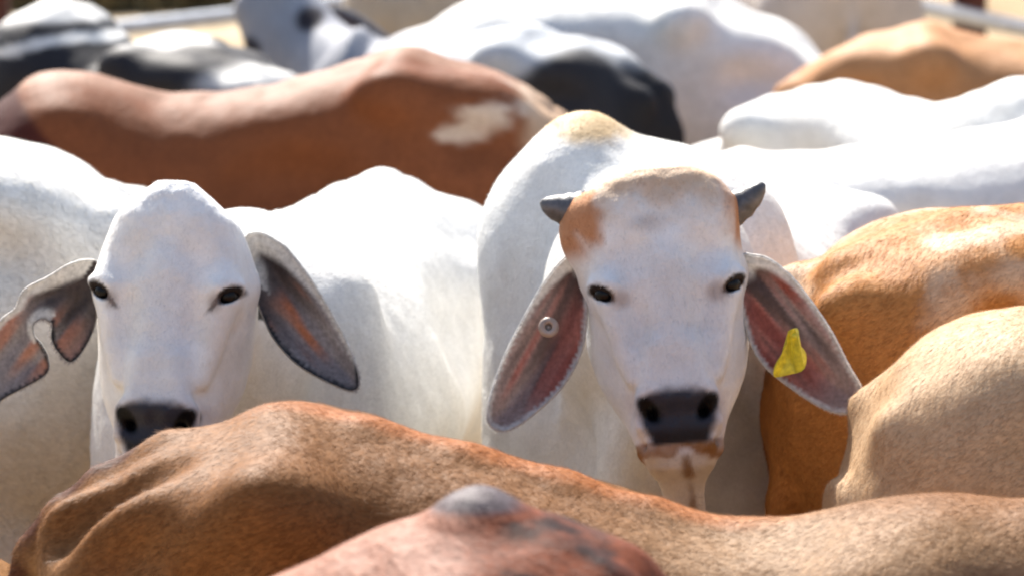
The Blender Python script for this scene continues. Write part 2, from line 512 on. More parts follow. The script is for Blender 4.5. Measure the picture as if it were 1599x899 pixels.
def cow(name, label, root, heading, scale, top, colour, step=.02, fat=1.0, hz=None, hump=None, head=None, tail=None, wide=1.0,
        fine=False, hooks=1.0, hollow=1.0, ears=True, horn=False, neck_r=1.0, extra=None, rough_amp=.006, bottom=0.0, hwide=WIDE, eye=(.112, .185), rump=1.0, drop=.02, neck_z=0.0, pins=1.0, hook_z=0.0, roof=2.3, grain=.5, hairs=None):
    """builds one animal; returns (root empty, body, frame info)"""
    h = rad(heading)
    e = bpy.data.objects.new(name, None); COL.objects.link(e)
    e.location = (root[0], root[1], 0); e.rotation_euler = (0, 0, h); e.scale = (scale,) * 3
    e.empty_display_size = .2
    tag(e, label, "cow", "cattle standing packed together in the yard")
    cs, sn = math.cos(h), math.sin(h)

    def w2l(p):
        dx, dy = p[0] - root[0], p[1] - root[1]
        return np.array([dx * cs + dy * sn, -dx * sn + dy * cs, p[2]]) / scale

    def wdir(d):
        d = np.asarray(d, float); d = d / np.linalg.norm(d)
        return np.array([d[0] * cs + d[1] * sn, -d[0] * sn + d[1] * cs, d[2]])
    top = [(x, z - drop) for x, z in sorted(top)] if top else None
    rx = lambda x: .45 - (.45 - x) * rump if x < .45 else x
    hz_ = hz or 1.0
    st = []
    for x, zt, zb, hw in TORSO:
        z = zt * hz_ - drop
        x = rx(x)
        if top and top[0][0] <= x <= top[-1][0]:
            z = float(np.interp(x, [p[0] for p in top], [p[1] for p in top]))
        st.append((x, z, min(zb * hz_ + bottom, z - .10), hw * fat))
    if top:
        for x, z in top:
            if rx(-.02) < x < 1.66:
                zb = float(np.interp(x, [rx(t[0]) for t in TORSO], [t[2] for t in TORSO])) * hz_ + bottom
                hw = float(np.interp(x, [rx(t[0]) for t in TORSO], [t[3] for t in TORSO])) * fat
                st.append((x + 1e-4, z, min(zb, z - .10), hw))
    zt = lambda x: float(np.interp(x, [p[0] for p in sorted(st)], [p[1] for p in sorted(st)]))
    if head is None:
        O, U, V, W = head_frame_default(hz_)
        hs = 1.0
    else:
        O = w2l(head['o']); V = wdir(head['v']); W0 = wdir(head['w'])
        W = W0 - V * (W0 @ V); W /= np.linalg.norm(W)
        U = np.cross(W, V)
        hs = head.get('s', 1.0) / scale
    lo = np.minimum(O + V * .25 * hs - .36 * hs, (-.32, -.50, 0)); hi = np.maximum(O + V * .25 * hs + .36 * hs, (1.85, .50, hz_ * 1.62))
    lo[2] = -.02
    if fine:
        hl, hh = O + V * .23 * hs - W * .08 * hs - .30 * hs, O + V * .23 * hs - W * .08 * hs + .30 * hs
        axes = []
        for k in range(3):
            f0, f1 = hl[k], hh[k]
            axes.append(np.concatenate([np.arange(lo[k], f0, step), np.arange(f0, f1, .0048), np.arange(f1 + .002, hi[k] + step, step)]))
        S = Sculpt(*axes)
    else:
        S = Sculpt(*[np.arange(lo[k], hi[k] + step, step) for k in range(3)])
    S.torso(st, n=roof)
    f = fat
    # haunches, hip and pin bones
    for sg in (-1, 1):
        zh = zt(.46) - hook_z
        S.ell((rx(.24), .13 * sg * f, zt(rx(.24)) - .36), (.23, .13 * f, .32), .10)
        S.ell((.47, .215 * sg * f, zh - .075), (.075 * hooks, .055, .055), .09)
        S.cap((.47, .20 * sg * f, zh - .07), (.44, .05 * sg, zh - .02), .045, .04, .06)
        if pins: S.ell((rx(.03), .105 * sg * f, zt(rx(.06)) - .06), (.06 * pins, .05 * pins, .055 * pins), .06)
        S.ell((rx(.30), .16 * sg * f, zt(.3) - .14 - hook_z), (.16, .08, .10), .08)
        if hollow > 0:
            S.ell((.74, .335 * sg * f, zt(.72) - .235), (.19, .105 * hollow, .13), .10, cut=True)
            S.ell((rx(.25), .30 * sg * f, zt(rx(.25)) - .16), (.10, .09 * min(hollow, 1), .06), .07, cut=True)
        # shoulder blade and upper arm
        S.ell((1.36, .175 * sg * f, zt(1.36) - .34), (.15, .09 * f, .27), .09)
        S.cap((1.30, .17 * sg * f, zt(1.3) - .12), (1.47, .19 * sg * f, .78 * hz_), .06, .07, .07)
        # legs
        S.chain([(.28, .15 * sg, .86 * hz_, .155), (.36, .165 * sg, .66 * hz_, .10), (rx(.10), .155 * sg, .50 * hz_, .060), (rx(.12), .150 * sg, .16, .036), (rx(.15), .150 * sg, .09, .042), (rx(.19), .150 * sg, .03, .052)], .05)
        S.chain([(1.42, .16 * sg, .78 * hz_, .11), (1.40, .145 * sg, .44 * hz_, .056), (1.40, .140 * sg, .17, .036), (1.41, .140 * sg, .10, .041), (1.45, .140 * sg, .03, .052)], .05)
    # back bone
    xs = np.linspace(.12, 1.25, 9)
    S.chain([(x, 0, zt(x) - .038, .035) for x in xs], .05)
    if hump:
        for c, r, *k in hump:
            S.ell(c, r, k[0] if k else .08)
    # neck
    base = O + V * .16 * hs - W * .16 * hs
    n0 = np.array([1.36, 0, zt(1.36) - .27])
    n1 = n0 * .5 + base * .5 + np.array([0, 0, neck_z])
    S.cap(n0, n1, .25 * neck_r, .19 * neck_r, .10, .78)
    S.cap(n1, base, .19 * neck_r, .135 * hs, .10, .85)
    jaw = O + V * .27 * hs - W * .2 * hs
    S.cap((1.52, 0, .80 * hz_), n1 - np.array([0, 0, .22]), .12, .07, .10, .7)
    S.chain([(1.50, 0, .66 * hz_, .06), (1.62, 0, .74 * hz_, .06), tuple((np.array([1.60, 0, .88 * hz_]) + jaw) / 2 - np.array([0, 0, .10])) + (.045,), tuple(jaw) + (.045,)], .09, .6)
    # belly
    S.ell((.95, 0, .72 * hz_ + bottom), (.45, .23 * f, .18), .10)
    S.ell((.30, 0, .66 * hz_), (.10, .09, .07), .05)
    # tail
    tail = tail or [(rx(.07), 0, zt(rx(.07)) - .02, .042), (rx(-.01), 0, zt(rx(0)) - .10, .034), (rx(-.035), 0, zt(rx(0)) - .32, .024), (rx(-.05), .01, .72 * hz_, .019), (rx(-.05), .0, .56 * hz_, .03), (rx(-.04), 0, .36 * hz_, .022)]
    S.chain(tail, .025)
    Lh = add_head(S, O, U, V, W, hs, fine, hwide, eye)
    if extra:
        extra(S, zt, Lh)
    Vt, Q = S.mesh()
    # small unevenness of muscle and skin
    inhead = None
    rel = (Vt - O) @ np.stack([U, V, W], 1) / hs
    inhead = sstep(.34, .26, np.linalg.norm(rel - np.array([0, .23, -.08]), axis=1))
    nn = Vt - np.array([.9, 0, .95])
    nn /= np.linalg.norm(nn, axis=1, keepdims=True) + 1e-6
    Vt = Vt + nn * (fbm(Vt, 5.5, 3) * rough_amp * (1 - inhead) + fbm(Vt, 22, 2) * .0022 + fbm(Vt * np.array([1, 1, .45]), 48, 2) * .0012 + inhead * sstep(.16, .02, rel[:, 1]) * fbm(Vt, 38, 3) * .004)[:, None]
    col, wet = colour(Vt, rel, inhead)
    ra, rb = np.abs(rel[:, 0]), rel[:, 1]
    en = .004 * fbm(rel, 60, 2)
    pw = np.interp(rb, [.365, .378, .39, .41, .43, .45, .465], [.030, .050, .064, .068, .063, .052, .046]) + en
    muzz = inhead * sstep(.360, .384, rb - .004 * (ra / .06) ** 2 + en) * sstep(.468, .460, rb) * sstep(.010, -.008, ra - pw) * sstep(-.06, -.045, rel[:, 2])
    col = mixc(col, (.034, .034, .044), muzz); wet = np.maximum(wet, muzz * .8)
    nos = np.hypot(((ra - .050) + (rb - .405) * .5) / .017, (rb - .405) / .024)
    col = mixc(col, (.004, .004, .005), inhead * sstep(1.2, .75, nos))
    col = mixc(col, (.010, .009, .010), muzz * .8 * sstep(.43, .455, rb))
    hoof = sstep(.075, .06, Vt[:, 2])
    col = mixc(col, (.04, .035, .03), hoof)
    b = mesh_obj("body", Vt, Q, HIDE, e)
    set_attr(b, "Col", col); set_attr(b, "wet", wet); set_attr(b, "grain", np.full(len(Vt), grain) * (1 - .7 * inhead))
    if hairs:
        coat(e, Vt, Q, col, wet, inhead, V, root, h, scale, *hairs)
    # eyes
    for sg in (-1, 1):
        bm = bmesh.new()
        bmesh.ops.create_uvsphere(bm, u_segments=16, v_segments=12, radius=.0195 * hs)
        c = O + (U * (eye[0] - .008) * sg + V * eye[1] + W * -.030) * hs
        bmesh.ops.translate(bm, verts=bm.verts, vec=Vector(c))
        me = bpy.data.meshes.new("eye"); bm.to_mesh(me); bm.free(); me.shade_smooth(); me.materials.append(EYE)
        o = bpy.data.objects.new("eye", me); COL.objects.link(o); o.parent = e
    info = dict(root=e, O=O, U=U, V=V, W=W, s=hs, w2l=w2l, wdir=wdir, scale=scale, col=col, L=Lh)
    if ears is True:
        default_ears(info, colour)
    return info


def close_spline(P, n=8):
    P = np.array(P, float); out = []
    for i in range(len(P)):
        p0, p1, p2, p3 = P[i - 1], P[i], P[(i + 1) % len(P)], P[(i + 2) % len(P)]
        for t in np.linspace(0, 1, n, endpoint=False):
            out.append(.5 * ((2 * p1) + (-p0 + p2) * t + (2 * p0 - 5 * p1 + 4 * p2 - p3) * t * t + (-p0 + 3 * p1 - 3 * p2 + p3) * t ** 3))
    return np.array(out)


def ear(info, outline, place, paint, back, cup=.03, grid=.008, thick=.007, hole=None, sub=6, outer=0, fringe=(.7, .68, .65)):
    """a leaf of skin: outline in the ear's own flat pattern, cupped, given thickness; place maps (p, q, r) into the cow's frame"""
    C = close_spline(outline, sub)
    lo, hi = C.min(0), C.max(0)
    loops = [C]
    if hole is not None:
        loops.append(close_spline(hole, 4))
    pts, edges = [], []
    for Lp in loops:
        k = len(pts)
        pts += [tuple(p) for p in Lp]
        edges += [(k + i, k + (i + 1) % len(Lp)) for i in range(len(Lp))]
    nb = len(pts)
    bd = np.array(pts)

    def inside(p, poly):
        x, y = p; r = False
        for i in range(len(poly)):
            (x0, y0), (x1, y1) = poly[i - 1], poly[i]
            if (y0 > y) != (y1 > y) and x < (x1 - x0) * (y - y0) / (y1 - y0) + x0:
                r = not r
        return r
    for i, gx in enumerate(np.arange(lo[0], hi[0], grid)):
        for gy in np.arange(lo[1], hi[1], grid):
            p = (gx, gy + (i % 2) * grid * .5)
            if inside(p, C) and (hole is None or not inside(p, loops[1])) and np.min(np.hypot(*(bd - p).T)) > grid * .55:
                pts.append(p)
    co, ed, fa, *_ = geometry.delaunay_2d_cdt([Vector(p) for p in pts], edges, [], 1, 1e-6)
    co = np.array([tuple(c) for c in co])
    fa2 = []
    for f_ in fa:
        c = co[list(f_)].mean(0)
        if inside(c, C) and (hole is None or not inside(c, loops[1])):
            fa2.append(tuple(f_))
    de = np.array([np.min(np.hypot(*(C - p).T)) for p in co])
    dm = de.max()
    t = np.clip(de / dm, 0, 1)
    r = -cup * (1 - (1 - t) ** 2)
    b0 = np.array(outline[0]); far = C[np.argmax(np.hypot(*(C - b0).T))]
    ln = np.linalg.norm(far - b0); ax_ = (far - b0) / ln
    cc = (co - b0) @ np.array([-ax_[1], ax_[0]]); ss = (co - b0) @ ax_ / ln
    if grid < .01:
        r = r - .016 * sstep(.022, .0, de) ** 1.3 * sstep(-.005, .01, cc * outer) * sstep(1.0, .7, ss)
        r = r + .0045 * np.sin(cc / .0075 + 2 * np.sin(ss * 3)) * sstep(.005, .025, de) * sstep(.05, .3, ss) * sstep(1, .6, ss)
    V3 = np.array([place(p[0], p[1], rr) for p, rr in zip(co, r)])
    o = mesh_obj("ear", V3, fa2, [EAR_SKIN, HIDE, EAR_SKIN], info['root'])
    bm = bmesh.new(); bm.from_mesh(o.data); bmesh.ops.recalc_face_normals(bm, faces=bm.faces)
    view = Vector(info['W'])
    if sum((f_.normal.dot(view) * f_.calc_area() for f_ in bm.faces)) < 0:
        bmesh.ops.reverse_faces(bm, faces=bm.faces)
    bm.to_mesh(o.data); bm.free()
    o.data.shade_smooth()
    # the back shell keeps the hide colour: build it by solidifying, then colour by which side a vertex is on
    n0 = len(o.data.vertices)
    front = paint(co, de, dm)
    bm = bmesh.new(); bm.from_mesh(o.data)
    bm.verts.ensure_lookup_table(); bm.normal_update()
    nrm = [v.normal.copy() for v in bm.verts]; pos = [v.co.copy() for v in bm.verts]
    faces = [[v.index for v in f_.verts] for f_ in bm.faces]
    bedges = [(l.vert.index, l.link_loop_next.vert.index) for e_ in bm.edges if len(e_.link_faces) == 1 for l in e_.link_loops]
    bm.free()
    th = thick * (0.55 + .45 * t)
    allv = [tuple(p) for p in pos] + [tuple(p - n_ * float(k)) for p, n_, k in zip(pos, nrm, th)]
    allf = faces + [[i + n0 for i in f_[::-1]] for f_ in faces] + [[b_, a_, a_ + n0, b_ + n0] for a_, b_ in bedges]
    me = bpy.data.meshes.new("ear"); me.from_pydata(allv, [], allf); me.shade_smooth()
    me.materials.append(EAR_SKIN)
    old = o.data; o.data = me; bpy.data.meshes.remove(old)
    set_attr(o, "Col", np.concatenate([front, np.tile(np.asarray(back, float), (n0, 1))]))
    if grid < .01:
        rr_ = np.random.RandomState(n0)
        n = 1100
        k = rr_.randint(0, len(C), n); t_ = rr_.rand(n, 1)
        p2 = C[k] * (1 - t_) + C[(k + 1) % len(C)] * t_
        tg = C[(k + 1) % len(C)] - C[k]; tg /= np.linalg.norm(tg, axis=1, keepdims=True) + 1e-9
        ctr = np.sign(np.sum((C - np.roll(C, 1, 0))[:, 0] * (C + np.roll(C, 1, 0))[:, 1]))
        nr = np.stack([-tg[:, 1], tg[:, 0]], 1) * ctr
        q2 = p2 + nr * rr_.uniform(.001, .0055, (n, 1)) + tg * rr_.normal(0, .003, (n, 1)) + ax_ * .004
        P3 = np.array([place(a[0], a[1], rr_.uniform(-.004, .001)) for a in p2]); Q3 = np.array([place(a[0], a[1], rr_.uniform(-.008, .003)) for a in q2])
        sd_ = np.array([place(a[0] + b[0] * .0005, a[1] + b[1] * .0005, 0) for a, b in zip(p2, tg)]) - np.array([place(a[0], a[1], 0) for a in p2])
        strands("ear_fringe", P3, Q3, sd_, np.tile(np.asarray(fringe, float), (n, 1)) * rr_.uniform(.8, 1.1, (n, 1)), o)
    return o


EAR_R = [(.143, .16), (.160, .150), (.197, .160), (.23, .186), (.263, .228), (.300, .286), (.328, .345), (.336, .385), (.322, .415), (.286, .408), (.241, .382), (.191, .345), (.165, .305), (.150, .255), (.140, .205)]


def default_ears(info, colour):
    O, U, V, W, s = (info[k] for k in ('O', 'U', 'V', 'W', 's'))
    c0, _ = colour(np.array([[1.4, 0., 1.2]]), np.array([[9., 9, 9]]), np.zeros(1))
    for sg in (-1, 1):
        def place(p, q, r):
            return O + (U * (p * sg * .92) + V * q + W * (-.12 + .02 * (p - .14) / .2 + r)) * s
        def paint(co, de, dm):
            m = sstep(.0, .02, de)
            return mixc(np.tile(c0[0], (len(co), 1)), (.10, .055, .05), m * .85)
        ear(info, EAR_R, place, paint, c0[0], grid=.022, sub=3)


# ------------------------------------------------------------------ colour of the hides (markings, dust, stains; sunlight painted on one back)
WHITE = np.array([.69, .68, .65])
FACE = np.array([.80, .79, .77])


def hide(base, under=None, dirt=(.42, .30, .17), dirt_h=(.4, .9), dirt_amt=.5, mottle=.10, spots=None, legs=None):
    base = np.asarray(base, float)

    def fn(P, rel, ih):
        n = len(P)
        c = np.tile(base, (n, 1))
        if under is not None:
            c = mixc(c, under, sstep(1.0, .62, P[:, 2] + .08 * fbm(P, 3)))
        c = c * (1 + mottle * fbm(P + 3, 4, 4))[:, None]
        if dirt_amt:
            c = mixc(c, dirt, dirt_amt * sstep(dirt_h[1], dirt_h[0], P[:, 2] + .12 * fbm(P + 9, 4, 3)) * np.clip(.6 + .8 * fbm(P + 5, 6, 3), 0, 1) * (1 - ih))
        if spots is not None:
            c = spots(c, P, rel, ih)
        return np.clip(c, 0, 1), np.zeros(n)
    return fn

# ------------------------------------------------------------------ the yard
def ground():
    m, t, b, N, L = new_mat("trampled_earth")
    tc = N.new("ShaderNodeTexCoord")
    n1 = N.new("ShaderNodeTexNoise"); n1.inputs["Scale"].default_value = .5; n1.inputs["Detail"].default_value = 8
    n2 = N.new("ShaderNodeTexNoise"); n2.inputs["Scale"].default_value = 9; n2.inputs["Detail"].default_value = 8
    L.new(tc.outputs["Object"], n1.inputs[0]); L.new(tc.outputs["Object"], n2.inputs[0])
    r = N.new("ShaderNodeValToRGB")
    r.color_ramp.elements[0].position = .35; r.color_ramp.elements[0].color = (.30, .21, .12, 1)
    r.color_ramp.elements[1].position = .65; r.color_ramp.elements[1].color = (.48, .38, .25, 1)
    L.new(n1.outputs[0], r.inputs[0])
    r2 = N.new("ShaderNodeMapRange"); r2.inputs[1].default_value = .3; r2.inputs[2].default_value = .7; r2.inputs[3].default_value = .75; r2.inputs[4].default_value = 1.1
    L.new(n2.outputs[0], r2.inputs[0])
    mx = N.new("ShaderNodeVectorMath"); mx.operation = 'SCALE'
    L.new(r.outputs[0], mx.inputs[0]); L.new(r2.outputs[0], mx.inputs["Scale"]); L.new(mx.outputs[0], b.inputs["Base Color"])
    b.inputs["Roughness"].default_value = .95; b.inputs["Specular IOR Level"].default_value = .1
    bp = N.new("ShaderNodeBump"); bp.inputs["Strength"].default_value = .6; bp.inputs["Distance"].default_value = .05
    L.new(n2.outputs[0], bp.inputs["Height"]); L.new(bp.outputs[0], b.inputs["Normal"])
    xs = np.concatenate([np.linspace(-600, -8, 12), np.linspace(-6, 8, 50), np.linspace(10, 600, 12)])
    ys = np.concatenate([np.linspace(-600, -4, 10), np.linspace(0, 60, 120), np.linspace(65, 900, 14)])
    GX, GY = np.meshgrid(xs, ys, indexing='ij')
    P = np.stack([GX, GY, np.zeros_like(GX)], -1).reshape(-1, 3)
    P[:, 2] = .035 * fbm(P, 1.1, 3) - .03
    ny = len(ys)
    i, j = np.meshgrid(np.arange(len(xs) - 1), np.arange(ny - 1), indexing='ij')
    a = (i * ny + j).ravel()
    o = mesh_obj("ground", P, np.stack([a, a + ny, a + ny + 1, a + 1], 1), m)
    o["kind"] = "structure"
    o["label"] = "dry trampled earth of the cattle yard"


def grass():
    """dry scrub beyond the yard: blades joined into one stuff mesh"""
    m = plain("dry_grass", (.13, .10, .045), rough=.9, noise_scale=3, var=.5, bump=0)
    r = random.Random(3); V = []; Fc = []
    for k in range(22000):
        x = r.uniform(-4.2, .5); y = 27.9 + abs(r.gauss(0, 2.6)) + .25 * math.sin(x * 3) + r.uniform(-.1, .1)
        hgt = r.uniform(.08, .30); a = r.uniform(0, 6.28); l = r.uniform(.03, .12); wd = r.uniform(.010, .022)
        dx, dy = math.cos(a), math.sin(a)
        i = len(V)
        V += [(x - dy * wd, y + dx * wd, -.03), (x + dy * wd, y - dx * wd, -.03), (x + dx * l * .4 + dy * wd * .6, y + dy * l * .4 - dx * wd * .6, hgt * .6), (x + dx * l, y + dy * l, hgt)]
        Fc += [(i, i + 1, i + 2), (i, i + 2, i + 3)]
    o = mesh_obj("dry_grass", V, Fc, m, smooth=False)
    tag(o, "dry olive grass on the ground beyond the yard rails", "grass", kind="stuff")


def fence(label, corner, d, n, seg, post_mat_at=None, first=True):
    e = bpy.data.objects.new("rail_fence", None); COL.objects.link(e)
    e.location = (corner[0], corner[1], 0)
    tag(e, label, "fence")
    dv = Vector((d[0], d[1], 0)).normalized()
    for k in range(0 if first else 1, n + 1):
        p = dv * seg * k
        bm = bmesh.new()
        bmesh.ops.create_cube(bm, size=1)
        bmesh.ops.scale(bm, verts=bm.verts, vec=(.14, .14, 1.85))
        bmesh.ops.translate(bm, verts=bm.verts, vec=p + Vector((-dv.y, dv.x, 0)) * .11 + Vector((0, 0, .86)))
        bmesh.ops.bevel(bm, geom=bm.edges[:], offset=.015, segments=2, affect='EDGES')
        me = bpy.data.meshes.new("post"); bm.to_mesh(me); bm.free(); me.materials.append(RUST)
        o = bpy.data.objects.new("post", me); COL.objects.link(o); o.parent = e
    for z in (.34, .75, 1.16, 1.55):
        a, b = dv * -.05, dv * (seg * n + .1)
        tube("rail", [a + Vector((0, 0, z)), a.lerp(b, .5) + Vector((0, 0, z - .004)), b + Vector((0, 0, z))], [.037] * 3, STEEL, e)


ground()
grass()
fence("galvanised rail fence running behind the black and white cow at the left", (.9, 22.3), (-.61, -.79), 3, 2.5)
fence("galvanised rail fence behind the tan cow at the upper right, with a rusty post", (.93, 22.35), (.34, -.94), 3, 2.75, first=False)

# ------------------------------------------------------------------ the two cows that look at the camera
def px_plane(px, py, cx, cy, poll, k):
    return poll + np.array([(px - cx) / k, 0, -(py - cy) / k])


POLL_A = np.array([.2495, 7.8, 1.6089])
KA = 916.


def col_A(P, rel, ih):
    n = len(P)
    c = mixc(np.tile(WHITE, (n, 1)), FACE, ih) * (1 + .05 * fbm(P, 5, 3))[:, None]
    a, b, q = rel.T
    nz = fbm(P * 1.0, 14, 3)
    # tan cap over the poll, running down the temples
    wob = .03 * nz + .02 * fbm(P, 40, 2)
    side = np.maximum(sstep(-.092, -.135, a + wob), sstep(.085, .135, a + wob)) * sstep(.135, .085, b + wob)
    side = np.maximum(side, sstep(.11, .13, np.abs(a)) * sstep(-.02, -.05, q) * sstep(.15, .11, b))
    c = mixc(c, (.45, .19, .065), ih * side * .92)
    c = mixc(c, (.50, .27, .12), ih * .95 * sstep(.075, .01, b + wob) * (1 - side))
    c = mixc(c, (.64, .52, .40), ih * .6 * sstep(.12, .02, b + wob) * (1 - side))
    c = mixc(c, (.40, .36, .34), ih * .5 * sstep(1.3, .3, np.hypot((a + .025) / .05, (b - .085) / .02) + .5 * nz))
    # grey dusting of the face, darker round the eyes
    c = mixc(c, (.52, .54, .58), ih * .3 * sstep(.10, .2, b + .05 * nz) * sstep(.45, .36, b))
    ey = np.hypot(((np.abs(a) - .113) * math.cos(.62) - (b - .200) * math.sin(.62)) / .026, ((np.abs(a) - .113) * math.sin(.62) + (b - .200) * math.cos(.62)) / .0118)
    c = mixc(c, (.022, .018, .018), ih * sstep(1.15, .85, ey))
    tear = np.sqrt(((np.abs(a) - .082) / .022) ** 2 + ((b - .213) / .02) ** 2)
    c = mixc(c, (.26, .17, .13), ih * .5 * sstep(1.2, .2, tear + .3 * nz))
    c = mixc(c, (.60, .52, .48), ih * .6 * sstep(.362, .385, b) * sstep(.10, .07, np.abs(a)))
    # stained lip, chin and a streak down the dewlap
    ch = sstep(.475, .49, b) * sstep(.07, .05, np.abs(a)) * sstep(.66, .58, b) * sstep(-.22, -.17, q)
    c = mixc(c, (.52, .42, .31), ch * .8)
    c = mixc(c, (.20, .10, .04), ch * .9 * sstep(.016, .003, np.abs(a - .012 - .03 * nz)) * sstep(.47, .50, b) * np.clip(.7 + fbm(P, 30, 2), 0, 1))
    lip = ih * sstep(.456, .462, b) * sstep(.491, .479, b + .022 * fbm(P, 34, 2) - .012 * sstep(.04, .075, np.abs(a))) * sstep(-.15, -.11, q)
    c = mixc(c, (.27, .125, .042), lip * np.clip(.95 + .6 * fbm(P, 30, 3), .5, 1))
    # tan crown of the hump and stained lower body
    c = mixc(c, (.52, .38, .22), sstep(1.435, 1.462, P[:, 2] + .02 * nz) * sstep(1.75, 1.6, P[:, 0]) * (1 - ih))
    c = mixc(c, (.50, .36, .20), .45 * sstep(.8, .4, P[:, 2] + .2 * nz))
    return np.clip(c, 0, 1), np.zeros(n)


A_TOP = [(.0, 1.09), (.22, 1.20), (.45, 1.255), (.9, 1.265), (1.15, 1.345), (1.3, 1.40), (1.42, 1.40), (1.5, 1.33), (1.62, 1.16)]
def extra_A(S, zt, L):
    for a, r in ((-.128, .029),):
        S.ell(L(a, .085, -.075), (r, .045, .055), .05)           # horn bases
    S.ell((1.36, -.17, 1.25), (.18, .11, .13), .10)
    S.cap(L(.0, .49, -.085), L(.004, .60, -.15), .030, .034, .05)     # throat below the chin


r5 = math.radians(4.6)
tl = math.radians(15)
A = cow("cow", "white cow with short grey horns and a yellow ear tag, staring at the camera", (.68, 10.15), -107, 1.08, A_TOP, col_A,
        grain=0.2, hairs=(95000, .012, .0010), step=.0145, hz=.98, fat=1.0, hump=[((1.40, -.10, 1.32), (.17, .115, .165)), ((1.28, .03, 1.30), (.22, .16, .10))],
        head=dict(o=POLL_A, v=(math.sin(r5), -math.sin(tl), -math.cos(tl)), w=(0, -math.cos(tl), math.sin(tl)), s=1.0), fine=True, ears=False, eye=(.114, .199), extra=extra_A,
        hwide=([-.012, 0, .03, .07, .11, .17, .22, .28, .34, .40, .44, .47, .495], [.060, .098, .134, .142, .135, .128, .126, .120, .104, .083, .081, .072, .046]))


def world_ear(info, outline_px, cx, cy, poll, k, paint, back, depth, tip, cup, hole=None, grid=.0048, outer=0, fringe=(.7, .68, .65)):
    pts = [((x - cx) / k, (y - cy) / k) for x, y in outline_px]
    base = np.array(pts[0])
    far = max(pts, key=lambda p: math.hypot(p[0] - base[0], p[1] - base[1]))
    ln = math.hypot(far[0] - base[0], far[1] - base[1])
    ax = (np.array(far) - base) / ln

    def place(p, q, r):
        s = ((np.array([p, q]) - base) @ ax) / ln
        return info['w2l'](poll + np.array([p, -(r + (tip - depth) * s + depth), -q]))

    def pt(co, de, dm):
        v = (co - base)
        s = (v @ ax) / ln
        c = v @ np.array([-ax[1], ax[0]])
        return paint(s, c, de, dm)
    return ear(info, pts, place, pt, back, cup=cup, grid=grid, outer=outer, fringe=fringe)


def paint_A(side):
    def f(s, c, de, dm):
        n = len(s)
        q = np.stack([c * 1.0, s * .025, np.zeros(n)], 1)
        st = fbm(q + 2.0 * side, 55, 2)
        x = np.tile(np.array([.36, .27, .25]), (n, 1))
        x = mixc(x, (.085, .045, .04), sstep(.42, .08, s + .15 * st))
        inn = c * (-1 if side == 1 else 1)
        x = mixc(x, (.42, .11, .075), sstep(-.5, .2, st + 12 * (inn - .01)) * sstep(.12, .3, s) * sstep(.95, .7, s) * .75)
        x = mixc(x, (.30, .07, .05), sstep(.15, .4, st) * sstep(.12, .3, s) * sstep(.9, .6, s) * .7)
        x = mixc(x, (.06, .04, .04), sstep(-.05, -.4, st) * sstep(.95, .5, s) * .75)
        x = mixc(x, (.46, .41, .40), sstep(.35, .55, st - 6 * inn) * .5 * sstep(.3, .5, s))
        out = inn < .0
        wfur = np.where(out, np.interp(s, [0, .15, .4, 1], [.05, .022, .008, .006]), .006)
        x = mixc(x, (.66, .63, .60), sstep(wfur * 1.2, wfur * .6, de + .15 * wfur * st))
        x = mixc(x, (.60, .58, .56), sstep(.14, .07, s + .05 * st))
        return x
    return f


EARL_A = [(914, 402), (884, 414), (852, 452), (815, 515), (785, 575), (763, 640), (765, 668), (790, 678), (830, 655), (880, 608), (908, 555), (916, 500), (916, 440)]
EARR_A = [(1156, 412), (1180, 410), (1205, 416), (1235, 438), (1265, 473), (1300, 523), (1330, 580), (1348, 612), (1343, 640), (1318, 650), (1285, 640), (1245, 615), (1200, 580), (1178, 545), (1165, 500), (1155, 455)]
earL = world_ear(A, EARL_A, 1028, 268, POLL_A, KA, paint_A(1), WHITE, -.06, .0, .045, outer=1)
earR = world_ear(A, EARR_A, 1028, 268, POLL_A, KA, paint_A(2), WHITE, -.06, .0, .045, outer=-1)


def pxl(info, px, py, cx, cy, poll, k, y):
    return info['w2l'](poll + np.array([(px - cx) / k, y, -(py - cy) / k]))


def horn(info, pts, r0):
    P = [Vector(p) for p in pts]
    n = 9
    path, rad_ = [], []
    for i in range(n):
        t = i / (n - 1)
        a = P[0].lerp(P[1], t); b = P[1].lerp(P[2], t)
        path.append(a.lerp(b, t)); rad_.append(r0 * ((1 - t) ** .6 * .88 + .12) * (1 + .05 * math.sin(i * 2.6)))
    return tube("horn", path, rad_, HORN, info['root'], sides=16)


la = lambda x, y, d: pxl(A, x, y, 1028, 268, POLL_A, KA, d)
horn(A, [la(912, 340, .07), la(872, 338, .07), la(845, 323, .06)], .034)
horn(A, [la(1142, 338, .07), la(1174, 325, .07), la(1196, 294, .06)], .031)


def ear_button(info, e, c, r):
    bm = bmesh.new()
    n = Vector(info['W'])
    q = n.to_track_quat('Z', 'Y').to_matrix().to_4x4()
    prof = [(r * .32, .0), (r * .34, .006), (r * .6, .009), (r * .95, .006), (r, .001), (r * .95, -.003)]
    rings = []
    for rr, z in prof:
        rings.append([bm.verts.new(q @ Vector((rr * math.cos(k * math.pi / 12), rr * math.sin(k * math.pi / 12), z)) + Vector(c)) for k in range(24)])
    for a, b in zip(rings, rings[1:]):
        for k in range(24):
            bm.faces.new((a[k], a[(k + 1) % 24], b[(k + 1) % 24], b[k]))
    bm.faces.new(rings[0])
    me = bpy.data.meshes.new("ear_button"); bm.to_mesh(me); bm.free(); me.shade_smooth(); me.materials.append(TAG_BRASS)
    o = bpy.data.objects.new("ear_button", me); COL.objects.link(o); o.parent = e
    return o


